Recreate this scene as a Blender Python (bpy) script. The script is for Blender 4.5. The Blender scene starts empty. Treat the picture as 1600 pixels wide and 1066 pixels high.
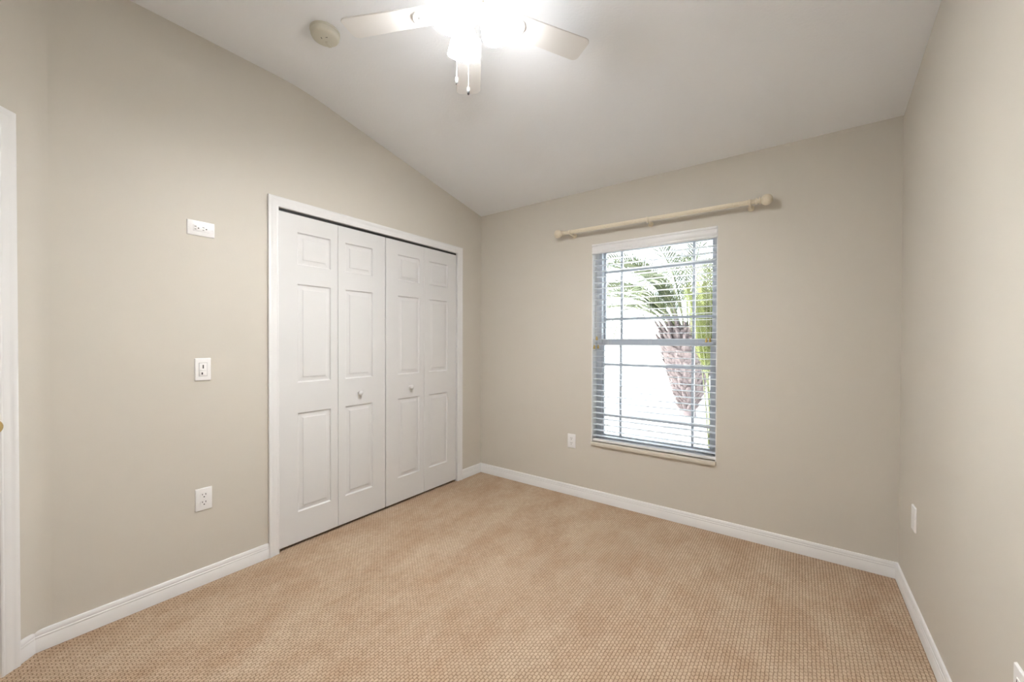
import bpy, bmesh, math, random
from mathutils import Vector, Matrix

PI = math.pi
scene = bpy.context.scene
COL = scene.collection

# ------------------------------------------------------------------ camera, world, sun, exposure
F_PX = 616.8855
Rv = Vector((0.80932, 0.58735, 0.00317)).normalized()
Fv = Vector((-0.58730, 0.80931, -0.00973)).normalized()
Uv = Rv.cross(Fv).normalized()
Rv = Fv.cross(Uv).normalized()
CAM_H = 1.2669
cam_data = bpy.data.cameras.new('camera')
cam = bpy.data.objects.new('camera', cam_data)
COL.objects.link(cam)
cam.matrix_world = Matrix(((Rv.x, Uv.x, -Fv.x, 0.0), (Rv.y, Uv.y, -Fv.y, 0.0),
                           (Rv.z, Uv.z, -Fv.z, CAM_H), (0, 0, 0, 1)))
cam_data.sensor_width = 36.0
cam_data.lens = F_PX / 1600 * 36.0
cam_data.shift_x = (800 - 799.772) / 1600
cam_data.shift_y = (539.88 - 533) / 1600
cam_data.clip_start = 0.02
scene.camera = cam

vs = scene.view_settings
vs.view_transform = 'Standard'
vs.look = 'None'
vs.gamma = 1.0
vs.use_curve_mapping = False
vs.exposure = 2.22

SKY_STRENGTH = 0.29
SUN_STRENGTH = 6.8
LAMP_STRENGTH = 8.2
BULB_STRENGTH = 285.0
LAMP_COLOR = (1.0, 1.0, 1.02)

world = bpy.data.worlds.new('world')
scene.world = world
world.use_nodes = True
wn = world.node_tree
wn.nodes.clear()
sky = wn.nodes.new('ShaderNodeTexSky')
sky.sky_type = 'NISHITA'
sky.sun_disc = False
sky.sun_elevation = math.radians(48)
sky.sun_rotation = math.radians(235)
hs = wn.nodes.new('ShaderNodeHueSaturation')
hs.inputs['Saturation'].default_value = 0.45
bg = wn.nodes.new('ShaderNodeBackground')
bg.inputs['Strength'].default_value = SKY_STRENGTH
wo = wn.nodes.new('ShaderNodeOutputWorld')
wn.links.new(sky.outputs[0], hs.inputs['Color'])
wn.links.new(hs.outputs[0], bg.inputs['Color'])
wn.links.new(bg.outputs[0], wo.inputs[0])

sun_data = bpy.data.lights.new('sun', 'SUN')
sun_data.energy = SUN_STRENGTH
sun_data.angle = math.radians(0.6)
sun_data.color = (1.0, 0.96, 0.9)
sun = bpy.data.objects.new('sun', sun_data)
COL.objects.link(sun)
sun.location = (-6, -3, 9)
sun.rotation_euler = Vector((0.62, 0.28, -0.74)).to_track_quat('-Z', 'Y').to_euler()

# ------------------------------------------------------------------ room numbers (metres)
XL, XR, YB, YF = -2.4967, 0.4437, 2.928, -0.56
Z_EAVE, Z_FLAT, Y_FOLD = 2.4753, 2.8276, 1.2133
CY1, CY2, CZ = 1.0823, 2.597, 2.0588          # closet opening
CASE_W = 0.0585
BB_H = 0.0861
WX1, WX2, WZ1, WZ2 = -1.3364, -0.4380, 0.4450, 2.041   # window recess
DA = Vector((XL, 0.1475, 0))                     # where the left wall turns 45 degrees
ROT_D = -PI / 4
D_CASE = 0.062                                 # along the diagonal wall: outer edge of its door casing

# ------------------------------------------------------------------ materials
def new_mat(name):
    m = bpy.data.materials.new(name)
    m.use_nodes = True
    nt = m.node_tree
    return m, nt, nt.nodes['Principled BSDF']

def paint(name, color, rough=0.5, bump_scale=None, bump=0.1, dist=0.002, spec=0.5, var=0.0):
    m, nt, b = new_mat(name)
    b.inputs['Base Color'].default_value = (*color, 1)
    b.inputs['Roughness'].default_value = rough
    b.inputs['Specular IOR Level'].default_value = spec
    tc = nt.nodes.new('ShaderNodeTexCoord')
    if bump_scale:
        n = nt.nodes.new('ShaderNodeTexNoise')
        n.inputs['Scale'].default_value = bump_scale
        n.inputs['Detail'].default_value = 3
        bp = nt.nodes.new('ShaderNodeBump')
        bp.inputs['Strength'].default_value = bump
        bp.inputs['Distance'].default_value = dist
        nt.links.new(tc.outputs['Object'], n.inputs['Vector'])
        nt.links.new(n.outputs['Fac'], bp.inputs['Height'])
        nt.links.new(bp.outputs['Normal'], b.inputs['Normal'])
    if var:
        n2 = nt.nodes.new('ShaderNodeTexNoise')
        n2.inputs['Scale'].default_value = 6
        n2.inputs['Detail'].default_value = 4
        mx = nt.nodes.new('ShaderNodeMix')
        mx.data_type = 'RGBA'
        mx.inputs[6].default_value = (*[c * (1 - var) for c in color], 1)
        mx.inputs[7].default_value = (*[min(1, c * (1 + var)) for c in color], 1)
        nt.links.new(tc.outputs['Object'], n2.inputs['Vector'])
        nt.links.new(n2.outputs['Fac'], mx.inputs[0])
        nt.links.new(mx.outputs[2], b.inputs['Base Color'])
    return m

def metal(name, color, rough=0.3):
    m, nt, b = new_mat(name)
    b.inputs['Base Color'].default_value = (*color, 1)
    b.inputs['Metallic'].default_value = 1
    b.inputs['Roughness'].default_value = rough
    return m

M = {}
M['wall'] = paint('beige_wall_paint', (0.62, 0.583, 0.515), 0.55, 110, 0.10, 0.002, 0.35)
M['ceiling'] = paint('white_ceiling_paint', (0.90, 0.92, 0.945), 0.9, 90, 0.25, 0.003, 0.1)
M['trim'] = paint('white_trim_paint', (0.79, 0.785, 0.775), 0.35, 40, 0.03, 0.001, 0.5)
M['door'] = paint('white_door_paint', (0.70, 0.695, 0.685), 0.42, 160, 0.05, 0.001, 0.4)
M['plastic'] = paint('white_plastic', (0.84, 0.83, 0.82), 0.3, spec=0.5)
M['aged'] = paint('aged_cream_plastic', (0.64, 0.62, 0.53), 0.45)
M['cream'] = paint('cream_painted_wood', (0.79, 0.71, 0.56), 0.45, 60, 0.1, 0.001, 0.4, var=0.06)
M['ivory'] = paint('ivory_fan_enamel', (0.82, 0.78, 0.68), 0.35)
M['fan'] = paint('white_fan_enamel', (0.83, 0.82, 0.80), 0.4)
M['dark'] = paint('black_slot', (0.012, 0.011, 0.010), 0.6)
M['track'] = paint('dark_track_metal', (0.02, 0.019, 0.018), 0.5)
M['closet_shadow'] = paint('closet_interior_shadow', (0.30, 0.27, 0.23), 0.9)  # closet walls coloured dark to stand for the unlit shade inside
M['sill'] = paint('cream_cultured_marble', (0.64, 0.59, 0.50), 0.35, var=0.04)
M['frame'] = paint('backlit_white_frame', (0.60, 0.63, 0.68), 0.4)  # white frame tinted grey-blue, its backlit shade put into the colour
M['blind'] = paint('backlit_white_slat', (0.68, 0.71, 0.75), 0.4)  # darker, bluer than the valance: backlit shade painted into white slats
M['valance'] = paint('white_valance', (0.78, 0.775, 0.77), 0.4)
M['cord'] = paint('white_cord', (0.80, 0.79, 0.76), 0.8)
M['brass'] = metal('polished_brass', (0.83, 0.62, 0.28), 0.22)
M['tassel'] = paint('gold_tassel', (0.46, 0.33, 0.10), 0.4)
M['chrome'] = metal('satin_nickel', (0.55, 0.53, 0.50), 0.35)
M['fobtip'] = paint('grey_fob_tip', (0.10, 0.10, 0.10), 0.4)
M['block'] = paint('stucco_outside', (0.72, 0.68, 0.6), 0.9, 40, 0.3, 0.004)
M['ground'] = paint('pale_concrete_ground', (0.66, 0.64, 0.6), 0.9, 20, 0.3, 0.004, var=0.08)
M['bark'] = paint('grey_pink_palm_bark', (0.15, 0.118, 0.122), 0.9, 70, 0.6, 0.01, var=0.35)
M['frond'] = paint('olive_green_frond', (0.052, 0.068, 0.026), 0.5, var=0.3)
M['areca'] = paint('yellow_green_leaf', (0.16, 0.18, 0.06), 0.5, var=0.3)
M['stem'] = paint('pale_green_stem', (0.11, 0.12, 0.06), 0.6, var=0.2)

# lamp glass: frosted shades, the bulbs' glow put into their own emission
m, nt, b = new_mat('emissive_frosted_glass')
b.inputs['Base Color'].default_value = (0.9, 0.88, 0.84, 1)
b.inputs['Roughness'].default_value = 0.4
b.inputs['Emission Color'].default_value = (*LAMP_COLOR, 1)
# glow painted by height: strong near the rim, weak above to spare the ceiling
gt = nt.nodes.new('ShaderNodeTexCoord')
gs = nt.nodes.new('ShaderNodeSeparateXYZ')
gm = nt.nodes.new('ShaderNodeMapRange')
gm.inputs['From Min'].default_value = 2.600 - 2.8276
gm.inputs['From Max'].default_value = 2.505 - 2.8276
gm.inputs['To Min'].default_value = LAMP_STRENGTH * 0.04
gm.inputs['To Max'].default_value = LAMP_STRENGTH
nt.links.new(gt.outputs['Object'], gs.inputs[0])
nt.links.new(gs.outputs['Z'], gm.inputs['Value'])
nt.links.new(gm.outputs[0], b.inputs['Emission Strength'])
M['lamp'] = m
m, nt, b = new_mat('lit_bulb')
b.inputs['Base Color'].default_value = (0.9, 0.88, 0.84, 1)
b.inputs['Emission Color'].default_value = (*LAMP_COLOR, 1)
b.inputs['Emission Strength'].default_value = BULB_STRENGTH
M['bulb'] = m

# thin window glass
m, nt, b = new_mat('clear_window_glass')
nt.nodes.remove(b)
tr = nt.nodes.new('ShaderNodeBsdfTransparent')
tr.inputs['Color'].default_value = (0.95, 0.98, 0.97, 1)
gl = nt.nodes.new('ShaderNodeBsdfGlossy')
gl.inputs['Roughness'].default_value = 0.02
fr = nt.nodes.new('ShaderNodeFresnel')
fr.inputs['IOR'].default_value = 1.3
mx = nt.nodes.new('ShaderNodeMixShader')
nt.links.new(fr.outputs[0], mx.inputs[0])
nt.links.new(tr.outputs[0], mx.inputs[1])
nt.links.new(gl.outputs[0], mx.inputs[2])
nt.links.new(mx.outputs[0], nt.nodes['Material Output'].inputs['Surface'])
M['glass'] = m

# woven loop carpet: staggered loops in rows that run towards the window wall
m, nt, b = new_mat('woven_loop_carpet')
b.inputs['Roughness'].default_value = 0.95
b.inputs['Specular IOR Level'].default_value = 0.1
N = nt.nodes.new
tc = N('ShaderNodeTexCoord')
warp = N('ShaderNodeTexNoise'); warp.inputs['Scale'].default_value = 85; warp.inputs['Detail'].default_value = 2
wsub = N('ShaderNodeVectorMath'); wsub.operation = 'SUBTRACT'; wsub.inputs[1].default_value = (0.5, 0.5, 0.5)
wscl = N('ShaderNodeVectorMath'); wscl.operation = 'SCALE'; wscl.inputs['Scale'].default_value = 0.009
wadd = N('ShaderNodeVectorMath'); wadd.operation = 'ADD'
mp = N('ShaderNodeMapping'); mp.inputs['Rotation'].default_value = (0, 0, PI / 2)
br = N('ShaderNodeTexBrick')
br.offset = 0.5
br.inputs['Scale'].default_value = 1.0
br.inputs['Brick Width'].default_value = 0.0195
br.inputs['Row Height'].default_value = 0.0134
br.inputs['Mortar Size'].default_value = 0.0026
br.inputs['Mortar Smooth'].default_value = 1.0
br.inputs['Bias'].default_value = 0.0
br.inputs['Color1'].default_value = (0.580, 0.456, 0.332, 1)
br.inputs['Color2'].default_value = (0.520, 0.402, 0.290, 1)
br.inputs['Mortar'].default_value = (0.270, 0.186, 0.120, 1)
patch = N('ShaderNodeTexNoise'); patch.inputs['Scale'].default_value = 3.2; patch.inputs['Detail'].default_value = 4; patch.inputs['Roughness'].default_value = 0.65
pmap = N('ShaderNodeMapping'); pmap.inputs['Scale'].default_value = (1.5, 0.8, 1)
ramp = N('ShaderNodeValToRGB')
ramp.color_ramp.elements[0].position = 0.36
ramp.color_ramp.elements[0].color = (0.87, 0.80, 0.75, 1)
ramp.color_ramp.elements[1].position = 0.62
ramp.color_ramp.elements[1].color = (1.0, 1.0, 1.0, 1)
fine = N('ShaderNodeTexNoise'); fine.inputs['Scale'].default_value = 260; fine.inputs['Detail'].default_value = 2
framp = N('ShaderNodeMapRange'); framp.inputs['To Min'].default_value = 0.66; framp.inputs['To Max'].default_value = 1.34
mul = N('ShaderNodeMix'); mul.data_type = 'RGBA'; mul.blend_type = 'MULTIPLY'; mul.inputs[0].default_value = 1
mul2 = N('ShaderNodeMix'); mul2.data_type = 'RGBA'; mul2.blend_type = 'MULTIPLY'; mul2.inputs[0].default_value = 1
hgt = N('ShaderNodeMath'); hgt.operation = 'MULTIPLY_ADD'; hgt.inputs[1].default_value = -1.0; hgt.inputs[2].default_value = 1.0
hadd = N('ShaderNodeMath'); hadd.operation = 'MULTIPLY_ADD'; hadd.inputs[1].default_value = 0.35
bp = N('ShaderNodeBump'); bp.inputs['Strength'].default_value = 0.55; bp.inputs['Distance'].default_value = 0.004
L = nt.links.new
L(tc.outputs['Object'], warp.inputs['Vector'])
L(warp.outputs['Color'], wsub.inputs[0]); L(wsub.outputs[0], wscl.inputs[0])
L(tc.outputs['Object'], wadd.inputs[0]); L(wscl.outputs[0], wadd.inputs[1])
L(wadd.outputs[0], mp.inputs['Vector']); L(mp.outputs[0], br.inputs['Vector'])
L(tc.outputs['Object'], pmap.inputs['Vector']); L(pmap.outputs[0], patch.inputs['Vector'])
L(patch.outputs['Fac'], ramp.inputs[0])
L(tc.outputs['Object'], fine.inputs['Vector']); L(fine.outputs['Fac'], framp.inputs['Value'])
L(br.outputs['Color'], mul.inputs[6]); L(ramp.outputs['Color'], mul.inputs[7])
L(mul.outputs[2], mul2.inputs[6]); L(framp.outputs[0], mul2.inputs[7])
L(mul2.outputs[2], b.inputs['Base Color'])
L(br.outputs['Fac'], hgt.inputs[0])
L(fine.outputs['Fac'], hadd.inputs[0]); L(hgt.outputs[0], hadd.inputs[2])
L(hadd.outputs[0], bp.inputs['Height']); L(bp.outputs['Normal'], b.inputs['Normal'])
M['carpet'] = m

# ------------------------------------------------------------------ mesh helpers
class MB:
    """collects geometry, then links it as ONE mesh object"""
    def __init__(self):
        self.v, self.f, self.mi = [], [], []

    def add(self, verts, faces, mi=0):
        n = len(self.v)
        self.v += [tuple(p) for p in verts]
        for f in faces:
            self.f.append(tuple(i + n for i in f))
            self.mi.append(mi)
        return self

    def box(self, a, c, mi=0):
        x0, y0, z0 = a
        x1, y1, z1 = c
        v = [(x0, y0, z0), (x1, y0, z0), (x1, y1, z0), (x0, y1, z0),
             (x0, y0, z1), (x1, y0, z1), (x1, y1, z1), (x0, y1, z1)]
        return self.add(v, [(0, 3, 2, 1), (4, 5, 6, 7), (0, 1, 5, 4), (1, 2, 6, 5), (2, 3, 7, 6), (3, 0, 4, 7)], mi)

    def bbox(self, a, c, r=0.003, mi=0):
        """box with its edges bevelled"""
        bm = bmesh.new()
        bmesh.ops.create_cube(bm, size=1)
        for v in bm.verts:
            v.co = Vector([(a[i] + c[i]) / 2 + v.co[i] * (c[i] - a[i]) for i in range(3)])
        bmesh.ops.bevel(bm, geom=bm.edges[:], offset=r, segments=2, affect='EDGES', profile=0.5)
        return self.bm(bm, mi)

    def bm(self, bm, mi=0, mat=None):
        bm.verts.index_update()
        vs_ = [(mat @ v.co if mat else v.co) for v in bm.verts]
        self.add(vs_, [[v.index for v in f.verts] for f in bm.faces], mi)
        bm.free()
        return self

    def prism(self, pts, axis, a, c, mi=0):
        """polygon extruded along an axis; pts are the two other coordinates in x,y,z order"""
        def P(p, t):
            q = list(p)
            q.insert(axis, t)
            return q
        n = len(pts)
        v = [P(p, a) for p in pts] + [P(p, c) for p in pts]
        f = [tuple(range(n))[::-1], tuple(range(n, 2 * n))]
        f += [(i, (i + 1) % n, n + (i + 1) % n, n + i) for i in range(n)]
        return self.add(v, f, mi)

    def lathe(self, prof, seg=32, mat=None, mi=0, cap=True, ribs=0, rib_depth=0.0):
        v, f = [], []
        for (r, z) in prof:
            for k in range(seg):
                a = 2 * PI * k / seg
                rr = r * (1 + rib_depth * math.cos(ribs * a)) if ribs else r
                p = Vector((rr * math.cos(a), rr * math.sin(a), z))
                v.append(mat @ p if mat else p)
        for i in range(len(prof) - 1):
            for k in range(seg):
                k2 = (k + 1) % seg
                f.append((i * seg + k, i * seg + k2, (i + 1) * seg + k2, (i + 1) * seg + k))
        if cap:
            f.append(tuple(range(seg))[::-1])
            f.append(tuple(range((len(prof) - 1) * seg, len(prof) * seg)))
        return self.add(v, f, mi)

    def tube(self, pts, r, seg=10, mi=0):
        pts = [Vector(p) for p in pts]
        rs = r if isinstance(r, (list, tuple)) else [r] * len(pts)
        v, f = [], []
        up = None
        for i, p in enumerate(pts):
            d = (pts[min(i + 1, len(pts) - 1)] - pts[max(i - 1, 0)]).normalized()
            if up is None:
                up = d.orthogonal().normalized()
            else:
                up = (up - d * up.dot(d)).normalized()
            w = d.cross(up)
            for k in range(seg):
                a = 2 * PI * k / seg
                v.append(p + (up * math.cos(a) + w * math.sin(a)) * rs[i])
        for i in range(len(pts) - 1):
            for k in range(seg):
                k2 = (k + 1) % seg
                f.append((i * seg + k, i * seg + k2, (i + 1) * seg + k2, (i + 1) * seg + k))
        f.append(tuple(range(seg))[::-1])
        f.append(tuple(range((len(pts) - 1) * seg, len(pts) * seg)))
        return self.add(v, f, mi)

    def sweep(self, path, prof, side=1, closed_ends=True, offs=None):
        """baseboard / skirting: prof (t, z) swept along a floor polyline, mitred at its corners;
        t goes to the left of the direction of travel when side = 1"""
        path = [Vector((p[0], p[1], 0)) for p in path]
        n = len(path)
        rings = []
        for i, p in enumerate(path):
            if offs and offs[i] is not None:
                o = Vector((*offs[i], 0))
            else:
                ds = []
                if i > 0:
                    ds.append((p - path[i - 1]).normalized())
                if i < n - 1:
                    ds.append((path[i + 1] - p).normalized())
                ns = [Vector((-d.y, d.x, 0)) * side for d in ds]
                o = ns[0] if len(ns) == 1 else (ns[0] + ns[1]) / (1 + ns[0].dot(ns[1]))
            rings.append([p + o * t + Vector((0, 0, z)) for t, z in prof])
        k = len(prof)
        v = [q for r in rings for q in r]
        f = []
        for i in range(n - 1):
            for j in range(k):
                j2 = (j + 1) % k
                f.append((i * k + j, (i + 1) * k + j, (i + 1) * k + j2, i * k + j2))
        f.append(tuple(range(k)))
        f.append(tuple(range((n - 1) * k, n * k))[::-1])
        return self.add(v, f)

    def build(self, name, mats, parent=None, smooth=35, loc=None, rot=None):
        me = bpy.data.meshes.new(name)
        me.from_pydata([tuple(p) for p in self.v], [], self.f)
        if not isinstance(mats, (list, tuple)):
            mats = [mats]
        for mm in mats:
            me.materials.append(mm)
        for p, i in zip(me.polygons, self.mi):
            p.material_index = i
        bm = bmesh.new()
        bm.from_mesh(me)
        bmesh.ops.recalc_face_normals(bm, faces=bm.faces[:])
        bm.to_mesh(me)
        bm.free()
        if smooth:
            for p in me.polygons:
                p.use_smooth = True
            me.set_sharp_from_angle(angle=math.radians(smooth))
        me.update()
        o = bpy.data.objects.new(name, me)
        COL.objects.link(o)
        if parent:
            o.parent = parent
        if loc is not None:
            o.location = loc
        if rot is not None:
            o.rotation_euler = rot
        return o


def tag(o, label=None, cat=None, group=None, kind=None):
    if label:
        o['label'] = label
    if cat:
        o['category'] = cat
    if group:
        o['group'] = group
    if kind:
        o['kind'] = kind
    return o


def thing(name, label, cat, loc=(0, 0, 0), rot=(0, 0, 0), group=None, kind=None):
    o = bpy.data.objects.new(name, None)
    o.empty_display_size = 0.05
    COL.objects.link(o)
    o.location = loc
    o.rotation_euler = rot
    return tag(o, label, cat, group, kind)


def structure(o, label, cat):
    return tag(o, label, cat, kind='structure')

# ------------------------------------------------------------------ the room shell
T = 0.14          # wall thickness
m_ = MB().box((XL - 0.6, YF - T, -0.12), (XR + T, YB + 0.12, 0.0))
structure(m_.build('floor', M['carpet']), 'beige woven loop carpet covering the whole floor', 'carpet')

def ceil_prof():
    """underside of the ceiling, (y, z) from the front to the window wall with a soft bend"""
    sl = (Z_EAVE - Z_FLAT) / (YB - Y_FOLD)
    pts = [(YF - T, Z_FLAT)]
    R_ = 0.16
    for k in range(9):
        u = -R_ + 2 * R_ * k / 8
        # parabola that meets both planes
        z = Z_FLAT + sl * (u + R_) ** 2 / (4 * R_)
        pts.append((Y_FOLD + u, z))
    pts.append((YB + 0.2, Z_FLAT + sl * (YB + 0.2 - Y_FOLD)))
    return pts
cp = ceil_prof()
poly = cp + [(YB + 0.2, 3.1), (YF - T, 3.1)]
structure(MB().prism(poly, 0, XL - 0.9, XR + T).build('ceiling', M['ceiling'], smooth=20),
          'white ceiling, flat over the fan and sloping down to the window wall', 'ceiling')

def z_ceil(y):
    for (y0, z0), (y1, z1) in zip(cp, cp[1:]):
        if y0 <= y <= y1:
            return z0 + (z1 - z0) * (y - y0) / (y1 - y0)
    return Z_FLAT

def top_edge(y0, y1):
    ys = [y1] + [y for y, _ in reversed(cp) if y0 < y < y1] + [y0]
    return [(y, z_ceil(y) + 0.004) for y in ys]

# left wall with the closet opening
JW = 0.012
lp = [(0.10, 0), (CY1 - JW, 0), (CY1 - JW, CZ + JW), (CY2 + JW, CZ + JW), (CY2 + JW, 0), (YB, 0)] + top_edge(0.10, YB)
structure(MB().prism(lp, 0, XL - 0.11, XL).build('wall_left', M['wall'], smooth=0),
          'beige wall with the white closet doors', 'wall')
rp = [(YF, 0), (YB, 0)] + top_edge(YF, YB)
structure(MB().prism(rp, 0, XR, XR + T).build('wall_right', M['wall'], smooth=0),
          'plain beige wall along the right edge', 'wall')
zt = z_ceil(YB) + 0.004
WT = 0.19
mb = MB()
mb.box((XL - 0.11, YB, 0), (WX1, YB + WT, zt)).box((WX2, YB, 0), (XR + T, YB + WT, zt))
mb.box((WX1, YB, 0), (WX2, YB + WT, WZ1)).box((WX1, YB, WZ2), (WX2, YB + WT, zt))
structure(mb.build('wall_back', M['wall'], smooth=0), 'beige wall around the window', 'wall')
structure(MB().box((XL - 0.3, YF - T, 0), (XR + T, YF, Z_FLAT + 0.004)).build('wall_front', M['wall'], smooth=0),
          'beige wall behind the camera', 'wall')
# diagonal wall (local x along the wall, local y into the room) with its door opening
DO1 = D_CASE + CASE_W
DO2 = DO1 + 0.76
DZ = 2.078
dp = [(-0.02, 0), (DO1 - JW, 0), (DO1 - JW, DZ + JW), (DO2 + JW, DZ + JW), (DO2 + JW, 0), (1.02, 0),
      (1.02, Z_FLAT + 0.004), (-0.02, Z_FLAT + 0.004)]
mb = MB().prism(dp, 1, -0.11, 0)
# softly rounded inside corner where the wall turns
tl, nf = 0.050, 8
u0, n0 = Vector((-math.cos(PI / 4) * tl, math.sin(PI / 4) * tl)), None
fil = []
for k in range(nf + 1):
    u = k / nf
    pa = u0 * (1 - u) ** 2 + Vector((tl, 0)) * u ** 2      # quadratic curve with the corner as its control point
    fil.append((pa.x, pa.y))
v = [(x, y, z) for z in (0.0, Z_FLAT + 0.004) for x, y in fil]
mb.add(v, [(k, k + 1, nf + 2 + k, nf + 1 + k) for k in range(nf)])
structure(mb.build('wall_diagonal', M['wall'], smooth=20, loc=DA, rot=(0, 0, ROT_D)),
          'narrow beige wall cut across the left corner', 'wall')
# closet shell and hall shell behind the entry door keep daylight out
mb = MB()
cx0, cx1 = XL - 0.78, XL - 0.11
mb.box((cx0 - .05, CY1 - .2, -.1), (cx0, CY2 + .2, 2.5)).box((cx0, CY1 - .25, -.1), (cx1, CY1 - .2, 2.5))
mb.box((cx0, CY2 + .2, -.1), (cx1, CY2 + .25, 2.5)).box((cx0, CY1 - .2, 2.45), (cx1, CY2 + .2, 2.5))
mb.box((cx0, CY1 - .2, -.1), (XL - 0.6, CY2 + .2, 0.0))
structure(mb.build('wall_closet', M['closet_shadow'], smooth=0), 'dark inside of the closet behind the doors', 'wall')

# ------------------------------------------------------------------ baseboards
BP = [(0, 0), (0.013, 0), (0.013, 0.052), (0.0115, 0.0545), (0.0122, 0.058), (0.0122, 0.0625), (0.0100, 0.0650),
      (0.0106, 0.069), (0.0100, 0.078), (0.0065, 0.0845), (0.003, BB_H), (0, BB_H)]
dd = Vector((math.cos(ROT_D), math.sin(ROT_D)))
s0 = DA.xy + dd * D_CASE
mb = MB().sweep([s0, DA.xy, (XL, CY1 - CASE_W)], BP, side=-1)
structure(mb.build('baseboard_left', M['trim']), 'white baseboard left of the closet', 'baseboard')
mb = MB().sweep([(XL, CY2 + CASE_W), (XL, YB)], BP, side=-1, offs=[None, (1, -1)])
structure(mb.build('baseboard_left', M['trim']), 'short white baseboard between closet and room corner', 'baseboard')
mb = MB().sweep([(XL, YB), (XR, YB)], BP, side=-1, offs=[(1, -1), (-1, -1)])
structure(mb.build('baseboard_back', M['trim']), 'white baseboard under the window', 'baseboard')
mb = MB().sweep([(XR, YB), (XR, YF)], BP, side=-1, offs=[(-1, -1), None])
structure(mb.build('baseboard_right', M['trim']), 'white baseboard along the right wall', 'baseboard')

# ------------------------------------------------------------------ casings
CP = [(0.0, 0.0), (0.0, 0.008), (0.003, 0.0105), (0.008, 0.0105), (0.011, 0.009), (0.014, 0.0105), (0.030, 0.0125),
      (0.036, 0.0128), (0.039, 0.0150), (0.044, 0.0172), (0.050, 0.0180), (0.056, 0.0172), (CASE_W, 0.0150), (CASE_W, 0.0)]

def casing(to3, u1, u2, ztop):
    """mitred casing round an opening; to3(u, t, z) makes a point, t out of the wall"""
    mb = MB()
    k = len(CP)
    v = []
    for (u, z, du, dz) in ((u1, 0.0, -1, 0), (u1, ztop, -1, 1), (u2, ztop, 1, 1), (u2, 0.0, 1, 0)):
        v += [to3(u + du * w, t, z + dz * w) for w, t in CP]
    f = []
    for i in range(3):
        for j in range(k):
            j2 = (j + 1) % k
            f.append((i * k + j, (i + 1) * k + j, (i + 1) * k + j2, i * k + j2))
    f += [tuple(range(k)), tuple(range(3 * k, 4 * k))]
    return mb.add(v, f)

mb = casing(lambda u, t, z: (XL + t, u, z), CY1, CY2, CZ)
mb.box((XL - .11, CY1 - JW, 0), (XL + .001, CY1, CZ + JW)).box((XL - .11, CY2, 0), (XL + .001, CY2 + JW, CZ + JW))
mb.box((XL - .11, CY1, CZ), (XL + .001, CY2, CZ + JW))
structure(mb.build('trim_1', M['trim']), 'white moulded casing framing the closet', 'door casing')
mb = casing(lambda u, t, z: (u, t, z), DO1, DO2, DZ)
mb.box((DO1 - JW, -.11, 0), (DO1, .001, DZ + JW)).box((DO2, -.11, 0), (DO2 + JW, .001, DZ + JW))
mb.box((DO1, -.11, DZ), (DO2, .001, DZ + JW))
structure(mb.build('trim_2', M['trim'], loc=DA, rot=(0, 0, ROT_D)), 'white moulded door casing at the left edge', 'door casing')

# ------------------------------------------------------------------ doors
def leaf_mesh(u0, u1, z0, z1, panels, th=0.030):
    """moulded door leaf: local x across, y out of the door face, z up; panels = (pu0, pu1, pz0, pz1), one column"""
    mb = MB()
    def q(a, b, c, d):
        mb.add([a, b, c, d], [(0, 1, 2, 3)])
    e = 0.0015
    pu0, pu1 = panels[0][0], panels[0][1]
    q((u0 + e, 0, z0), (pu0, 0, z0), (pu0, 0, z1), (u0 + e, 0, z1))
    q((pu1, 0, z0), (u1 - e, 0, z0), (u1 - e, 0, z1), (pu1, 0, z1))
    zs = [z0] + [z for p in panels for z in (p[2], p[3])] + [z1]
    for i in range(0, len(zs), 2):
        q((pu0, 0, zs[i]), (pu1, 0, zs[i]), (pu1, 0, zs[i + 1]), (pu0, 0, zs[i + 1]))
    for (a, b, c, d) in panels:
        rings = []
        for ins, y in ((0, 0), (0.0025, -0.0060), (0.007, -0.0095), (0.0125, -0.0090), (0.0330, -0.0030), (0.0345, -0.0006), (0.0365, -0.0004)):
            rings.append([(a + ins, y, c + ins), (b - ins, y, c + ins), (b - ins, y, d - ins), (a + ins, y, d - ins)])
        for r0, r1 in zip(rings, rings[1:]):
            for i in range(4):
                j = (i + 1) % 4
                q(r0[i], r0[j], r1[j], r1[i])
        q(*rings[-1])
    # rounded long edges, back and rim
    q((u0, -e, z0), (u0 + e, 0, z0), (u0 + e, 0, z1), (u0, -e, z1))
    q((u1 - e, 0, z0), (u1, -e, z0), (u1, -e, z1), (u1 - e, 0, z1))
    q((u0, -th, z0), (u0, -e, z0), (u0, -e, z1), (u0, -th, z1))
    q((u1, -e, z0), (u1, -th, z0), (u1, -th, z1), (u1, -e, z1))
    q((u1, -th, z0), (u0, -th, z0), (u0, -th, z1), (u1, -th, z1))
    mb.add([(u0, -th, z1), (u0, -e, z1), (u0 + e, 0, z1), (u1 - e, 0, z1), (u1, -e, z1), (u1, -th, z1)], [(0, 1, 2, 3, 4, 5)])
    mb.add([(u0, -th, z0), (u0, -e, z0), (u0 + e, 0, z0), (u1 - e, 0, z0), (u1, -e, z0), (u1, -th, z0)], [(5, 4, 3, 2, 1, 0)])
    # weld
    bm = bmesh.new()
    vs_ = [bm.verts.new(p) for p in mb.v]
    for f in mb.f:
        try:
            bm.faces.new([vs_[i] for i in f])
        except ValueError:
            pass
    bmesh.ops.remove_doubles(bm, verts=bm.verts[:], dist=0.0002)
    return MB().bm(bm)

PZ = [(0.205, 0.820), (1.009, 1.618), (1.738, 1.936)]
LZ0, LZ1 = 0.019, 2.0415
LEAF_Y = -0.005                 # leaf face a little behind the wall face
LW = 0.3735

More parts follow.
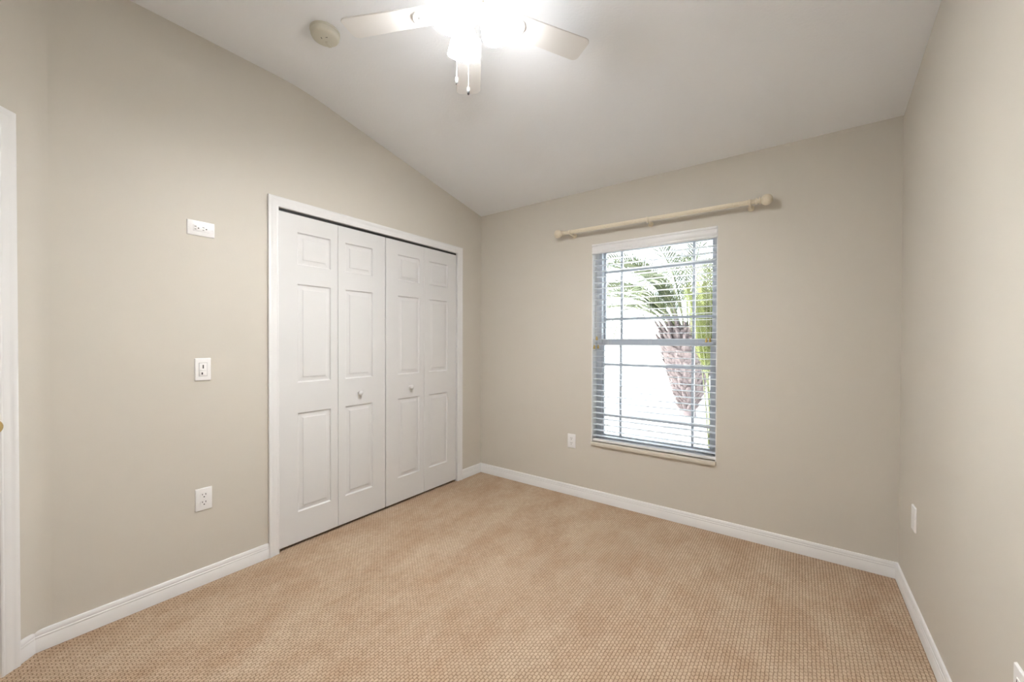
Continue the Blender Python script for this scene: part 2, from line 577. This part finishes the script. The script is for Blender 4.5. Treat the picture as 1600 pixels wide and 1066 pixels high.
# seen from the room, local x of the left wall runs towards the camera (-Y in the world)
def closet_pair(name, y0, knob_y, knob_leaf, label):
    d = thing(name, label, 'closet door', (XL, y0, 0), (0, 0, -PI / 2), kind='structure')
    for i in range(2):
        a = i * (LW + 0.002)
        wide_first = (i == 0)
        pa, pb = (0.110, LW - 0.050) if wide_first else (0.052, LW - 0.108)
        # local x is minus (y - y0): mirror the interval
        u0, u1 = -(a + LW), -a
        panels = [(-(a + pb), -(a + pa), z0, z1) for z0, z1 in PZ]
        lf = leaf_mesh(u0, u1, LZ0, LZ1, panels).build('door_leaf', M['door'], d, smooth=12, loc=(0, LEAF_Y, 0))
        if i == knob_leaf:
            prof = [(0.0045, 0), (0.0095, 0.0005), (0.0085, 0.004), (0.0065, 0.008), (0.008, 0.013), (0.0135, 0.017),
                    (0.0165, 0.022), (0.0160, 0.027), (0.0115, 0.0310), (0.005, 0.0325), (0.001, 0.0328)]
            MB().lathe(prof, 24, Matrix.Translation((-(knob_y - y0), 0, 0.904)) @ Matrix.Rotation(-PI / 2, 4, 'X')).build(
                'knob', M['door'], lf)
    return d

cd1 = closet_pair('door_2', CY1 + 0.0035, 1.615, 1, 'left white bifold closet door, nearer the camera')
cd2 = closet_pair('door_3', 1.8410, 2.066, 0, 'right white bifold closet door, nearer the window wall')
MB().box((-(CY2 - CY1) + .01, -0.034, CZ - 0.0150), (-0.004, -0.0085, CZ - 0.0005)).build(
    'track', M['track'], cd1, smooth=0)
tag(bpy.data.objects['track'], 'dark metal track above the doors')

# entry door in the diagonal wall, only its edge and brass knob reach into the photo
d1 = thing('door_1', 'white entry door with a brass knob at the left edge', 'door', DA, (0, 0, ROT_D), kind='structure')
pz = [(0.22, 0.83), (1.02, 1.63), (1.75, 1.95)]
mb = leaf_mesh(DO1 + 0.003, DO2 - 0.003, 0.015, DZ - 0.003, [(DO1 + 0.13, DO2 - 0.13, a, c) for a, c in pz], 0.035)
mb.build('door_leaf', M['door'], d1, smooth=12, loc=(0, -0.004, 0))
kp = [(0.031, 0), (0.031, 0.003), (0.026, 0.007), (0.012, 0.010), (0.0105, 0.024), (0.014, 0.029), (0.022, 0.034),
      (0.0265, 0.042), (0.0275, 0.050), (0.0255, 0.058), (0.019, 0.064), (0.008, 0.0665), (0.001, 0.067)]
kn = MB().lathe(kp, 32, Matrix.Translation((DO1 + 0.062, -0.004, 0.952)) @ Matrix.Rotation(-PI / 2, 4, 'X')).build('door_knob', M['brass'], d1)
tag(kn, 'polished brass door knob')

# ------------------------------------------------------------------ window
win = thing('window_1', 'white single hung window with narrow edge muntins behind the blind', 'window', (0, YB, 0), kind='structure')
SILL_T = 0.4690
mb = MB().bbox((WX1 + 0.001, -0.017, WZ1 - 0.004), (WX2 - 0.001, 0.10, SILL_T), 0.004)
mb.build('window_sill', M['sill'], win)
RT = 0.006
mb = MB().box((WX1, 0.0005, SILL_T), (WX1 + RT, 0.082, WZ2)).box((WX2 - RT, 0.0005, SILL_T), (WX2, 0.082, WZ2)).box((WX1 + RT, 0.0005, WZ2 - RT), (WX2 - RT, 0.082, WZ2))
mb.build('window_return', M['trim'], win, smooth=0)
FY0, FY1 = 0.082, 0.165
IX1, IX2 = -1.2860, -0.4760        # inside of the main frame
mb = MB()
mb.box((WX1, FY0, SILL_T), (IX1, FY1, WZ2)).box((IX2, FY0, SILL_T), (WX2, FY1, WZ2))
mb.box((IX1, FY0, 2.006), (IX2, FY1, WZ2)).box((IX1, FY0, SILL_T), (IX2, FY1, 0.494))
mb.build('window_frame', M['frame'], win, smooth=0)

def sash(name, y0, y1, z0, z1, side, rail_top, rail_bot, hz, vx):
    x0, x1 = IX1 + 0.001, IX2 - 0.001
    mb = MB()
    mb.box((x0, y0, z0), (x0 + side, y1, z1)).box((x1 - side, y0, z0), (x1, y1, z1))
    mb.box((x0 + side, y0, z1 - rail_top), (x1 - side, y1, z1)).box((x0 + side, y0, z0), (x1 - side, y1, z0 + rail_bot))
    s = mb.build(name, M['frame'], win, smooth=0)
    g = MB()
    ym = (y0 + y1) / 2
    for x in vx:
        g.box((x - 0.009, ym - 0.010, z0 + rail_bot), (x + 0.009, ym + 0.010, z1 - rail_top))
    for z in hz:
        g.box((x0 + side, ym - 0.0095, z - 0.010), (x1 - side, ym + 0.0095, z + 0.010))
    g.build('muntins', M['frame'], s, smooth=0)
    MB().box((x0 + side - .004, ym - 0.002, z0 + rail_bot - .004), (x1 - side + .004, ym + 0.002, z1 - rail_top + .004)).build('glass_pane', M['glass'], s, smooth=0)
    return s

sash('upper_sash', 0.128, 0.155, 1.252, 2.004, 0.012, 0.02, 0.040, (1.832, 1.450), (-1.142, -0.610))
sash('lower_sash', 0.092, 0.122, 0.496, 1.288, 0.016, 0.044, 0.026, (1.085, 0.676), (-1.134, -0.606))

# ------------------------------------------------------------------ blind
bl = thing('window_blind', 'white horizontal slat blind hanging open in the window', 'window blind', (0, YB, 0))
BX1, BX2 = WX1 + 0.009, WX2 - 0.007
vz0, vz1 = 1.962, 2.0385
# valance with a moulded face and short returns
vp = [(-0.004, vz0), (-0.010, vz0 + 0.004), (-0.010, vz0 + 0.012), (-0.0045, vz0 + 0.016), (-0.0045, vz0 + 0.022), (-0.0075, vz0 + 0.027),
      (-0.0075, vz0 + 0.049), (-0.0045, vz0 + 0.054), (-0.0045, vz0 + 0.060), (-0.010, vz0 + 0.064), (-0.010, vz1 - 0.003), (-0.006, vz1), (0.004, vz1), (0.004, vz0)]
mb = MB().prism(vp, 0, WX1 + 0.002, WX2 - 0.004)
mb.build('valance', M['valance'], bl)
MB().box((BX1, 0.006, 1.985), (BX2, 0.056, 2.036)).build('headrail', M['blind'], bl, smooth=0)
mb = MB()
PITCH, SZ0, NS = 0.0451, 1.9154, 32
sy0, sy1 = 0.006, 0.056
for k in range(NS):
    z = SZ0 - PITCH * k
    prof = []
    for j in range(5):
        u = j / 4
        prof.append((sy0 + (sy1 - sy0) * u, z + 0.0022 * (1 - (2 * u - 1) ** 2) + 0.0028))
    for j in range(4, -1, -1):
        u = j / 4
        prof.append((sy0 + (sy1 - sy0) * u, z + 0.0022 * (1 - (2 * u - 1) ** 2)))
    mb.prism(prof, 0, BX1, BX2)
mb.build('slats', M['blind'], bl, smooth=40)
MB().bbox((BX1, 0.004, 0.4770), (BX2, 0.058, 0.4950), 0.003).build('bottom_rail', M['valance'], bl)
mb = MB()
for x in (-1.20, -0.887, -0.57):
    for y in (0.003, 0.059):
        mb.tube([(x, y, 0.482), (x, y, 1.99)], 0.0008, 6)
mb.build('ladder_cords', M['cord'], bl)

def tassel(x, y, z, parent, hang):
    prof = [(0.002, 0.030), (0.0045, 0.028), (0.006, 0.022), (0.0055, 0.018), (0.0078, 0.012), (0.0085, 0.002), (0.0075, 0.0), (0.002, -0.001)]
    MB().lathe(prof, 16, Matrix.Translation((x, y, z))).build('tassel', M['tassel'], parent)

for xs in (((-1.3095, 1.212), (-1.2770, 1.214), (-1.2890, 1.281)), ((-0.5015, 1.266), (-0.4790, 1.267))):
    mb = MB()
    for x, z in xs:
        mb.tube([(x, -0.010, z + 0.028), (x + 0.001, -0.010, 1.6), (x, -0.009, 1.965)], 0.0010, 6)
    c = mb.build('cords', M['cord'], bl)
    for x, z in xs:
        tassel(x, -0.010, z, c, 0)

# ------------------------------------------------------------------ curtain rod
RODY = -0.075
p0, p1 = Vector((-1.5456, RODY, 2.150)), Vector((-0.2224, RODY, 2.1345))
rod = thing('curtain_rod', 'cream wooden curtain rod with ball finials above the window', 'curtain rod', (0, YB, 0))
axis = (p1 - p0).normalized()
ang = math.atan2(axis.z, axis.x)
MR = Matrix.Translation(p0) @ Matrix.Rotation(-ang, 4, 'Y') @ Matrix.Rotation(PI / 2, 4, 'Y')
Lr = (p1 - p0).length
MB().lathe([(0.0140, -0.004), (0.0140, Lr + 0.004)], 96, MR, ribs=12, rib_depth=0.06).build('pole', M['cream'], rod, smooth=60)
fin = [(0.0165, 0.0), (0.019, 0.003), (0.019, 0.009), (0.013, 0.013), (0.0125, 0.019), (0.020, 0.022), (0.021, 0.027), (0.0150, 0.031)]
ball = [(0.0325 * math.sin(a), 0.0600 - 0.0325 * math.cos(a)) for a in [0.45 + (PI - 0.48) * k / 14 for k in range(15)]]
for mat in (MR @ Matrix.Translation((0, 0, Lr)), MR @ Matrix.Rotation(PI, 4, 'X')):
    f = MB().lathe(fin + ball, 96, mat, ribs=14, rib_depth=0.022).build('finial', M['cream'], rod, smooth=60)
for x in (-1.4895, -0.877, -0.2505):
    t_ = (x - p0.x) / (p1.x - p0.x)
    z = p0.z + (p1.z - p0.z) * t_
    mb = MB()
    # wall rosette, arm and an open cup under the pole
    mb.lathe([(0.019, 0.0), (0.019, 0.006), (0.014, 0.010), (0.008, 0.012)], 24, Matrix.Translation((x, 0, z - 0.018)) @ Matrix.Rotation(PI / 2, 4, 'X'))
    mb.tube([(x, -0.008, z - 0.018), (x, -0.035, z - 0.022), (x, RODY + 0.004, z - 0.021)], [0.0075, 0.006, 0.007], 12)
    arc = []
    for k in range(19):
        a = math.radians(-205 + 230 * k / 18)
        arc.append((x, RODY + 0.0205 * math.cos(a), z + 0.0205 * math.sin(a)))
    mb.tube(arc, 0.0075, 12)
    bk = mb.build('bracket', M['cream'], rod, smooth=60)
    if abs(x + 0.877) < 0.01:
        sc = MB().lathe([(0.003, 0), (0.0055, -0.002), (0.0055, -0.008), (0.002, -0.011)], 12, Matrix.Translation((x, RODY, z - 0.024))).build('screw', M['chrome'], bk)
        tag(sc, 'dark metal set screw')

# ------------------------------------------------------------------ wall plates
def plate(parent, w, h, mat, hole=None):
    bm = bmesh.new()
    bmesh.ops.create_cube(bm, size=1)
    for v in bm.verts:
        f = 1.0 if v.co.y < 0 else 0.945
        v.co = Vector((v.co.x * w * f, (v.co.y + 0.5) * 0.006, v.co.z * h * (f if f == 1 else 0.965)))
    es = [e for e in bm.edges if max(v.co.y for v in e.verts) > 0.005]
    bmesh.ops.bevel(bm, geom=es, offset=0.0022, segments=3, affect='EDGES', profile=0.5)
    return MB().bm(bm).build('cover_plate', mat, parent)

def slots(mb, zc, y):
    """two blade slots and a round ground hole, each a small dark cut"""
    mb.box((-0.0085, y - 0.001, zc + 0.0015), (-0.0057, y + 0.0004, zc + 0.0100), 1)
    mb.box((0.0057, y - 0.001, zc + 0.0025), (0.0083, y + 0.0004, zc + 0.0095), 1)
    mb.lathe([(0.0030, -0.001), (0.0030, 0.0004)], 14, Matrix.Translation((0, y, zc - 0.0068)) @ Matrix.Rotation(-PI / 2, 4, 'X'), 1)

def receptacle(parent, zc):
    mb = MB()
    pts = []
    for k in range(40):
        a = 2 * PI * k / 40
        x, z = 0.0170 * math.cos(a), 0.0170 * math.sin(a)
        z = max(-0.0138, min(0.0138, z))
        pts.append((x, z + zc))
    mb.prism(pts, 1, 0.004, 0.0080)
    slots(mb, zc, 0.0080)
    return mb.build('receptacle', [M['plastic'], M['dark']], parent, smooth=30)

def screw(parent, x, z, y=0.0060):
    return MB().lathe([(0.0030, -0.001), (0.0030, 0.0004), (0.0018, 0.0010), (0.0005, 0.0011)], 14,
                      Matrix.Translation((x, y, z)) @ Matrix.Rotation(-PI / 2, 4, 'X')).build('screw', M['plastic'], parent)

def duplex(loc, rz, label):
    t = thing('wall_outlet', label, 'outlet', loc, (0, 0, rz))
    plate(t, 0.0725, 0.1155, M['plastic'])
    receptacle(t, 0.0195)
    receptacle(t, -0.0195)
    screw(t, 0, 0)
    return t

RL, RB, RR = -PI / 2, PI, PI / 2
duplex((XL, 0.7155, 0.4440), RL, 'white duplex outlet low on the left wall, left of the closet')
duplex((-1.5105, YB, 0.4475), RB, 'white duplex outlet low on the window wall, left of the window')
duplex((XR, 1.4830, 0.4215), RR, 'white duplex outlet at the bottom right corner of the photo')

# horizontal outlet with a rectangular insert, high on the left wall
t = thing('wall_outlet', 'white outlet mounted sideways high on the left wall', 'outlet', (XL, 0.7085, 1.8425), (0, PI / 2, RL))
plate(t, 0.0770, 0.1175, M['plastic'])
mb = MB().bbox((-0.0165, 0.003, -0.0335), (0.0165, 0.0075, 0.0335), 0.0008)
slots(mb, 0.0185, 0.0075)
slots(mb, -0.0150, 0.0075)
mb.build('receptacle', [M['plastic'], M['dark']], t)
screw(t, 0, 0.0484)
screw(t, 0, -0.0484)

# fan and light control
t = thing('light_switch', 'white wall switch plate with toggle and slider left of the closet', 'light switch', (XL, 0.7140, 1.1175), (0, 0, RL))
plate(t, 0.0700, 0.1170, M['plastic'])
MB().box((-0.0178, 0.003, -0.0350), (0.0178, 0.0062, 0.0350)).build('gap', M['track'], t, smooth=0)
fr_ = MB().bbox((-0.0168, 0.003, -0.0340), (0.0168, 0.0078, 0.0340), 0.0008).build('insert', M['plastic'], t)
MB().box((-0.0025, 0.0070, 0.0050), (0.0025, 0.0082, 0.0240)).build('slider_slot', M['track'], fr_, smooth=0)
MB().bbox((-0.0120, 0.0070, -0.0060), (0.0120, 0.0110, 0.0000), 0.0010).build('slider', M['plastic'], fr_)
MB().bbox((-0.0135, 0.0070, -0.0300), (0.0135, 0.0100, -0.0090), 0.0012).build('rocker', M['plastic'], fr_)
MB().box((0.0020, 0.0095, -0.0260), (0.0080, 0.0102, -0.0150)).build('indicator', M['track'], fr_, smooth=0)

# blank plate on the right wall near the corner
t = thing('wall_plate', 'blank white cover plate low on the right wall near the corner', 'wall plate', (XR, 2.5790, 0.4500), (0, 0, RR))
plate(t, 0.0725, 0.1155, M['plastic'])
screw(t, 0, 0.0420)
screw(t, 0, -0.0420)

# ------------------------------------------------------------------ smoke detector
sd = thing('smoke_detector', 'round cream smoke detector on the ceiling left of the fan', 'smoke detector', (-1.9445, 1.0675, Z_FLAT), (PI, 0, math.radians(35)))
MB().lathe([(0.0700, 0), (0.0700, 0.008), (0.0675, 0.011)], 48).build('base', M['aged'], sd)
cv = MB().lathe([(0.0665, 0.009), (0.0672, 0.013), (0.0660, 0.026), (0.0625, 0.033), (0.0540, 0.0375), (0.0300, 0.0395), (0.0010, 0.0400)], 48).build('cover', M['aged'], sd, smooth=50)
MB().bbox((-0.0090, -0.0560, 0.0370), (0.0090, -0.0150, 0.0418), 0.0025).build('test_button', M['aged'], cv)
MB().box((-0.0150, 0.0050, 0.0385), (-0.0115, 0.0150, 0.0402)).build('vent_slot', M['track'], cv, smooth=0)
MB().box((0.0090, 0.0120, 0.0385), (0.0190, 0.0150, 0.0402)).build('vent_slot', M['track'], cv, smooth=0)

# ------------------------------------------------------------------ ceiling fan
FX, FY_, ZB = -1.0774, 1.1901, 2.602
fan = thing('ceiling_fan', 'white five blade ceiling fan with three lit glass shades', 'ceiling fan', (FX, FY_, Z_FLAT))
def zl(z):
    return z - Z_FLAT
MB().lathe([(0.062, 0.0), (0.064, -0.012), (0.056, -0.034), (0.030, -0.046), (0.014, -0.050)], 40).build('canopy', M['fan'], fan)
MB().lathe([(0.0125, -0.046), (0.0125, zl(2.735))], 20).build('downrod', M['fan'], fan)
MB().lathe([(0.020, zl(2.745)), (0.060, zl(2.738)), (0.098, zl(2.722)), (0.108, zl(2.695)), (0.108, zl(2.655)), (0.098, zl(2.632)), (0.070, zl(2.622)), (0.055, zl(2.618))], 48).build('motor_housing', M['fan'], fan)
sh = MB().lathe([(0.055, zl(2.620)), (0.057, zl(2.612)), (0.050, zl(2.604)), (0.050, zl(2.580)), (0.044, zl(2.566)), (0.028, zl(2.558)), (0.012, zl(2.553)), (0.008, zl(2.546)), (0.001, zl(2.543))], 40).build('switch_housing', M['ivory'], fan)
tag(sh, 'ivory switch housing under the motor')
gd = Vector((0.16, -0.98, 0))
MB().lathe([(0.0045, -0.002), (0.0045, 0.003), (0.003, 0.004)], 14, Matrix.Translation(gd * 0.0495 + Vector((0, 0, zl(2.592)))) @ gd.to_track_quat('Z', 'Y').to_matrix().to_4x4()).build('chain_grommet', M['fobtip'], sh)

def blade_mesh():
    bm = bmesh.new()
    r0, r1, w0, w1, rc = 0.150, 0.546, 0.108, 0.126, 0.026
    pts = []
    def corner(cx, cy, a0, a1, r, n=7):
        for k in range(n):
            a = math.radians(a0 + (a1 - a0) * k / (n - 1))
            pts.append((cx + r * math.cos(a), cy + r * math.sin(a)))
    corner(r1 - rc, w1 / 2 - rc, 90, 0, rc)
    corner(r1 - rc, -w1 / 2 + rc, 0, -90, rc)
    corner(r0 + 0.03, -w0 / 2 + 0.03, -90, -180, 0.03)
    corner(r0 + 0.03, w0 / 2 - 0.03, 180, 90, 0.03)
    mb = MB()
    n = len(pts)
    h = 0.0030
    def ring(z, ins):
        c = (r0 + r1) / 2
        return [(c + (x - c) * (1 - ins / 0.19), y * (1 - ins / 0.05), z) for x, y in pts]
    v = ring(-h, 0.0012) + ring(-h * 0.4, 0) + ring(h * 0.4, 0) + ring(h, 0.0012)
    f = [tuple(range(n)), tuple(range(3 * n, 4 * n))[::-1]]
    for i in range(3):
        f += [(i * n + k, i * n + (k + 1) % n, (i + 1) * n + (k + 1) % n, (i + 1) * n + k) for k in range(n)]
    return mb.add(v, f)

def bracket_mesh():
    mb = MB()
    mb.prism([(0.085, -0.016), (0.150, -0.011), (0.200, -0.014), (0.200, 0.014), (0.150, 0.011), (0.085, 0.016)], 2, -0.010, -0.0030)
    # round medallion with a raised rim under the blade root
    mb.lathe([(0.040, -0.0030), (0.040, -0.0085), (0.036, -0.0110), (0.031, -0.0085), (0.014, -0.0080), (0.011, -0.0115), (0.001, -0.0125)], 36,
             Matrix.Translation((0.205, 0, 0)))
    return mb

BLADE_A = [132.8, 60.8, 204.8, 276.8, 348.8]
b0 = blade_mesh().build('blade', M['fan'], fan)
k0 = bracket_mesh().build('blade_bracket', M['fan'], b0)
for i, a in enumerate(BLADE_A):
    if i == 0:
        o = b0
    else:
        o = b0.copy(); COL.objects.link(o); o.parent = fan
        c = k0.copy(); COL.objects.link(c); c.parent = o
    o.location = (0, 0, zl(ZB))
    o.rotation_euler = (math.radians(-6), 0, math.radians(a))

SHADE = [(0.0240, 0.004), (0.0310, 0.008), (0.0400, 0.020), (0.0500, 0.040), (0.0580, 0.062), (0.0635, 0.084), (0.0670, 0.102), (0.0700, 0.116),
         (0.0680, 0.1165), (0.0650, 0.102), (0.0615, 0.084), (0.0560, 0.062), (0.0480, 0.040), (0.0380, 0.020), (0.0290, 0.009), (0.0220, 0.006)]
LAMP_A = [144.0, 26.0, 266.0]
TILT = 20
for i, a in enumerate(LAMP_A):
    ar = math.radians(a)
    out = Vector((math.cos(ar), math.sin(ar), 0))
    ax = out * math.sin(math.radians(TILT)) + Vector((0, 0, -1)) * math.cos(math.radians(TILT))
    neck = out * 0.080 + Vector((0, 0, zl(2.600)))
    mt = Matrix.Translation(neck) @ ax.to_track_quat('Z', 'Y').to_matrix().to_4x4()
    arm = MB().tube([out * 0.040 + Vector((0, 0, zl(2.597))), out * 0.055 + Vector((0, 0, zl(2.612))),
                     out * 0.070 + Vector((0, 0, zl(2.613))), neck - ax * 0.004], 0.0070, 12)
    arm.lathe([(0.010, -0.014), (0.022, -0.010), (0.0255, 0.0), (0.0265, 0.010), (0.0250, 0.010)], 28, mt)
    arm.build('lamp_arm', M['ivory'], fan)
    s = MB().lathe(SHADE, 40, mt, cap=False).build('lamp_shade', M['lamp'], fan, smooth=60)
    tag(s, 'frosted glass shade glowing white')
    MB().lathe([(0.012, 0.008), (0.013, 0.030), (0.020, 0.048), (0.0275, 0.068), (0.029, 0.082), (0.0255, 0.092), (0.015, 0.100), (0.002, 0.103)],
               24, mt).build('bulb', M['bulb'], s, smooth=60)

# pull chains, hanging from the switch housing
for (px, py, z0, z1) in ((-0.0562, -0.0161, 2.585, 2.340), (0.0030, -0.0105, 2.560, 2.280)):
    mb = MB()
    n = int((z0 - z1) / 0.006)
    for k in range(n):
        bm = bmesh.new()
        bmesh.ops.create_icosphere(bm, subdivisions=1, radius=0.0016)
        mb.bm(bm, mat=Matrix.Translation((px, py, zl(z0 - 0.006 * k))))
    mb.tube([(px, py, zl(z0)), (px, py, zl(z1))], 0.0006, 6)
    ch = mb.build('pull_chain', M['cord'], fan)
    fb = MB().lathe([(0.0015, 0.002), (0.0048, 0.0), (0.0055, -0.008), (0.0052, -0.012)], 14, Matrix.Translation((px, py, zl(z1)))).build('fob', M['fan'], ch)
    fe = MB().lathe([(0.0050, -0.011), (0.0054, -0.018), (0.0045, -0.026), (0.0020, -0.029)], 14, Matrix.Translation((px, py, zl(z1)))).build('fob_tip', M['fobtip'], ch)
    tag(fe, 'grey metal tip of the fob')

# ------------------------------------------------------------------ outside
structure(MB().box((-60, YB + WT + 0.02, -0.5), (60, 90, -0.15)).build('ground', M['ground'], smooth=0), 'bright pale ground outside the window', 'ground')
random.seed(7)

def leaf_blade(mb, base, d, length, width, droop, up=Vector((0, 0, 1)), seg=4, mi=0):
    """one narrow folded leaflet"""
    d = d.normalized()
    side = d.cross(up)
    if side.length < 1e-3:
        side = Vector((1, 0, 0))
    side.normalize()
    n = len(mb.v)
    p = base.copy()
    v = []
    for k in range(seg + 1):
        u = k / seg
        w = width * (1 - u) ** 0.7 * (0.35 + 0.65 * min(1, u * 5))
        v += [p - side * w / 2, p + Vector((0, 0, -w * 0.25)), p + side * w / 2]
        dd_ = (d + Vector((0, 0, -droop * u * u * 1.6))).normalized()
        p = p + dd_ * (length / seg)
    f = []
    for k in range(seg):
        a = k * 3
        f += [(a, a + 1, a + 4, a + 3), (a + 1, a + 2, a + 5, a + 4)]
    mb.add(v, f, mi)

def frond_mesh(length, rise, fall, leaflets, ll, lw):
    """feather frond in the local XZ plane, base at the origin"""
    mb = MB()
    pts = []
    n = 14
    p = Vector((0, 0, 0))
    for k in range(n + 1):
        u = k / n
        ang = math.radians(rise - fall * u ** 1.3)
        pts.append(p.copy())
        p = p + Vector((math.cos(ang), 0, math.sin(ang))) * (length / n)
    mb.tube(pts, [0.016 * (1 - 0.85 * k / n) for k in range(n + 1)], 6, 1)
    for k in range(leaflets):
        u = 0.16 + 0.84 * k / leaflets
        i = min(n - 1, int(u * n))
        fr_ = u * n - i
        q = pts[i].lerp(pts[i + 1], fr_)
        t = (pts[i + 1] - pts[i]).normalized()
        for sgn in (-1, 1):
            d = t * 0.75 + Vector((0, sgn * 0.8, 0.25 + random.uniform(-.15, .15)))
            s_ = math.sin(PI * min(1, 0.25 + u * 0.75)) * 0.7 + 0.4
            leaf_blade(mb, q, d, ll * s_, lw, 0.5 + random.uniform(0, .4))
    return mb

PX, PY = -1.72, 8.14
palm = thing('palm_tree', 'palm with a stubby criss-cross trunk standing outside the window', 'palm tree', (PX, PY, -0.15))
mb = MB()
TH = 1.74
def tr_r(z):
    u = max(0.0, min(1.0, (z - 0.25) / 1.0))
    return 0.15 + 0.29 * u ** 0.8 - 0.16 * max(0, (z - 1.35) / 0.39)
mb.lathe([(tr_r(TH * k / 20), TH * k / 20) for k in range(21)], 32)
rows = 26
for r_ in range(rows):
    z = 0.16 + (TH - 0.28) * r_ / rows
    n = 19
    for k in range(n):
        a = 2 * PI * (k + 0.5 * (r_ % 2)) / n
        rr = tr_r(z) - 0.01
        o_ = Vector((math.cos(a), math.sin(a), 0))
        tv = Vector((-math.sin(a), math.cos(a), 0))
        w = rr * 0.52
        b_ = o_ * rr + Vector((0, 0, z))
        tipv = o_ * (rr + 0.07 + random.uniform(-.04, .06)) + Vector((0, 0, z + random.uniform(0.06, 0.16))) + tv * random.uniform(-.05, .05)
        mb.add([b_ - tv * w / 2, b_ + tv * w / 2, tipv + tv * w * 0.16, tipv - tv * w * 0.16,
                b_ + o_ * 0.032 + Vector((0, 0, -0.015)), tipv + o_ * 0.018],
               [(0, 4, 5, 3), (4, 1, 2, 5), (0, 3, 2, 1), (3, 5, 2), (0, 1, 4)])
for k in range(46):
    # old leaf stubs sticking up around the growing top
    a = 2 * PI * k * 0.381966
    o_ = Vector((math.cos(a), math.sin(a), 0))
    tv = Vector((-math.sin(a), math.cos(a), 0))
    z = 1.18 + 0.50 * k / 46
    rr = tr_r(z) * (0.97 - 0.25 * k / 46)
    h = random.uniform(0.22, 0.50)
    b_ = o_ * rr + Vector((0, 0, z))
    e_ = o_ * (rr + h * random.uniform(0.35, 0.6)) + Vector((0, 0, z + h)) + tv * random.uniform(-.08, .08)
    mb.tube([b_, b_.lerp(e_, 0.5) + Vector((0, 0, 0.03)), e_], [0.055, 0.036, 0.018], 6)
mb.build('trunk', M['bark'], palm, smooth=25)
fr0 = frond_mesh(2.9, 80, 125, 46, 0.46, 0.036)
f0 = None
for k in range(40):
    a = 2 * PI * k * 0.381966 + 0.3
    if math.cos(a - 0.60) > 0.0:
        continue                    # the side towards the shrub is open
    if f0 is None:
        f0 = fr0.build('frond', [M['frond'], M['stem']], palm, smooth=40)
        o = f0
    else:
        o = f0.copy(); COL.objects.link(o); o.parent = palm
    o.location = (0.20 * math.cos(a), 0.20 * math.sin(a), TH - 0.10)
    o.rotation_euler = (0, math.radians(-4 + 44 * (k / 40)), a)
    sc_ = 0.85 + 0.25 * random.random()
    o.scale = (sc_, sc_, sc_)

ar = thing('areca_palm', 'yellow-green leafy clump close outside the window, right of the trunk', 'shrub', (-0.725, 4.91, -0.15))
mbf, mbs = MB(), MB()
for k in range(26):
    a = random.uniform(0, 2 * PI)
    lean = random.uniform(0.02, 0.20)
    base = Vector((math.cos(a), math.sin(a), 0)) * random.uniform(0.01, 0.10)
    L_ = random.uniform(1.65, 2.40)
    pts = []
    p = base.copy()
    for j in range(11):
        u = j / 10
        th_ = lean * 0.4 + lean * 1.5 * u ** 2
        pts.append(p.copy())
        p = p + Vector((math.cos(a) * math.sin(th_), math.sin(a) * math.sin(th_), math.cos(th_))) * (L_ / 10)
    mbs.tube(pts, [0.010 * (1 - 0.7 * j / 10) for j in range(11)], 5)
    for j in range(30):
        u = 0.60 + 0.40 * j / 30
        i = min(9, int(u * 10))
        q = pts[i].lerp(pts[i + 1], u * 10 - i)
        t_ = (pts[i + 1] - pts[i]).normalized()
        hz = Vector((-math.sin(a), math.cos(a), 0))
        for sgn in (-1, 1):
            leaf_blade(mbf, q, t_ * 0.7 + hz * sgn * 0.8 + Vector((0, 0, 0.2)), random.uniform(0.12, 0.22), 0.020, random.uniform(0.3, 0.9))
mbs.build('stems', M['stem'], ar, smooth=40)
mbf.build('foliage', M['areca'], ar, smooth=40)
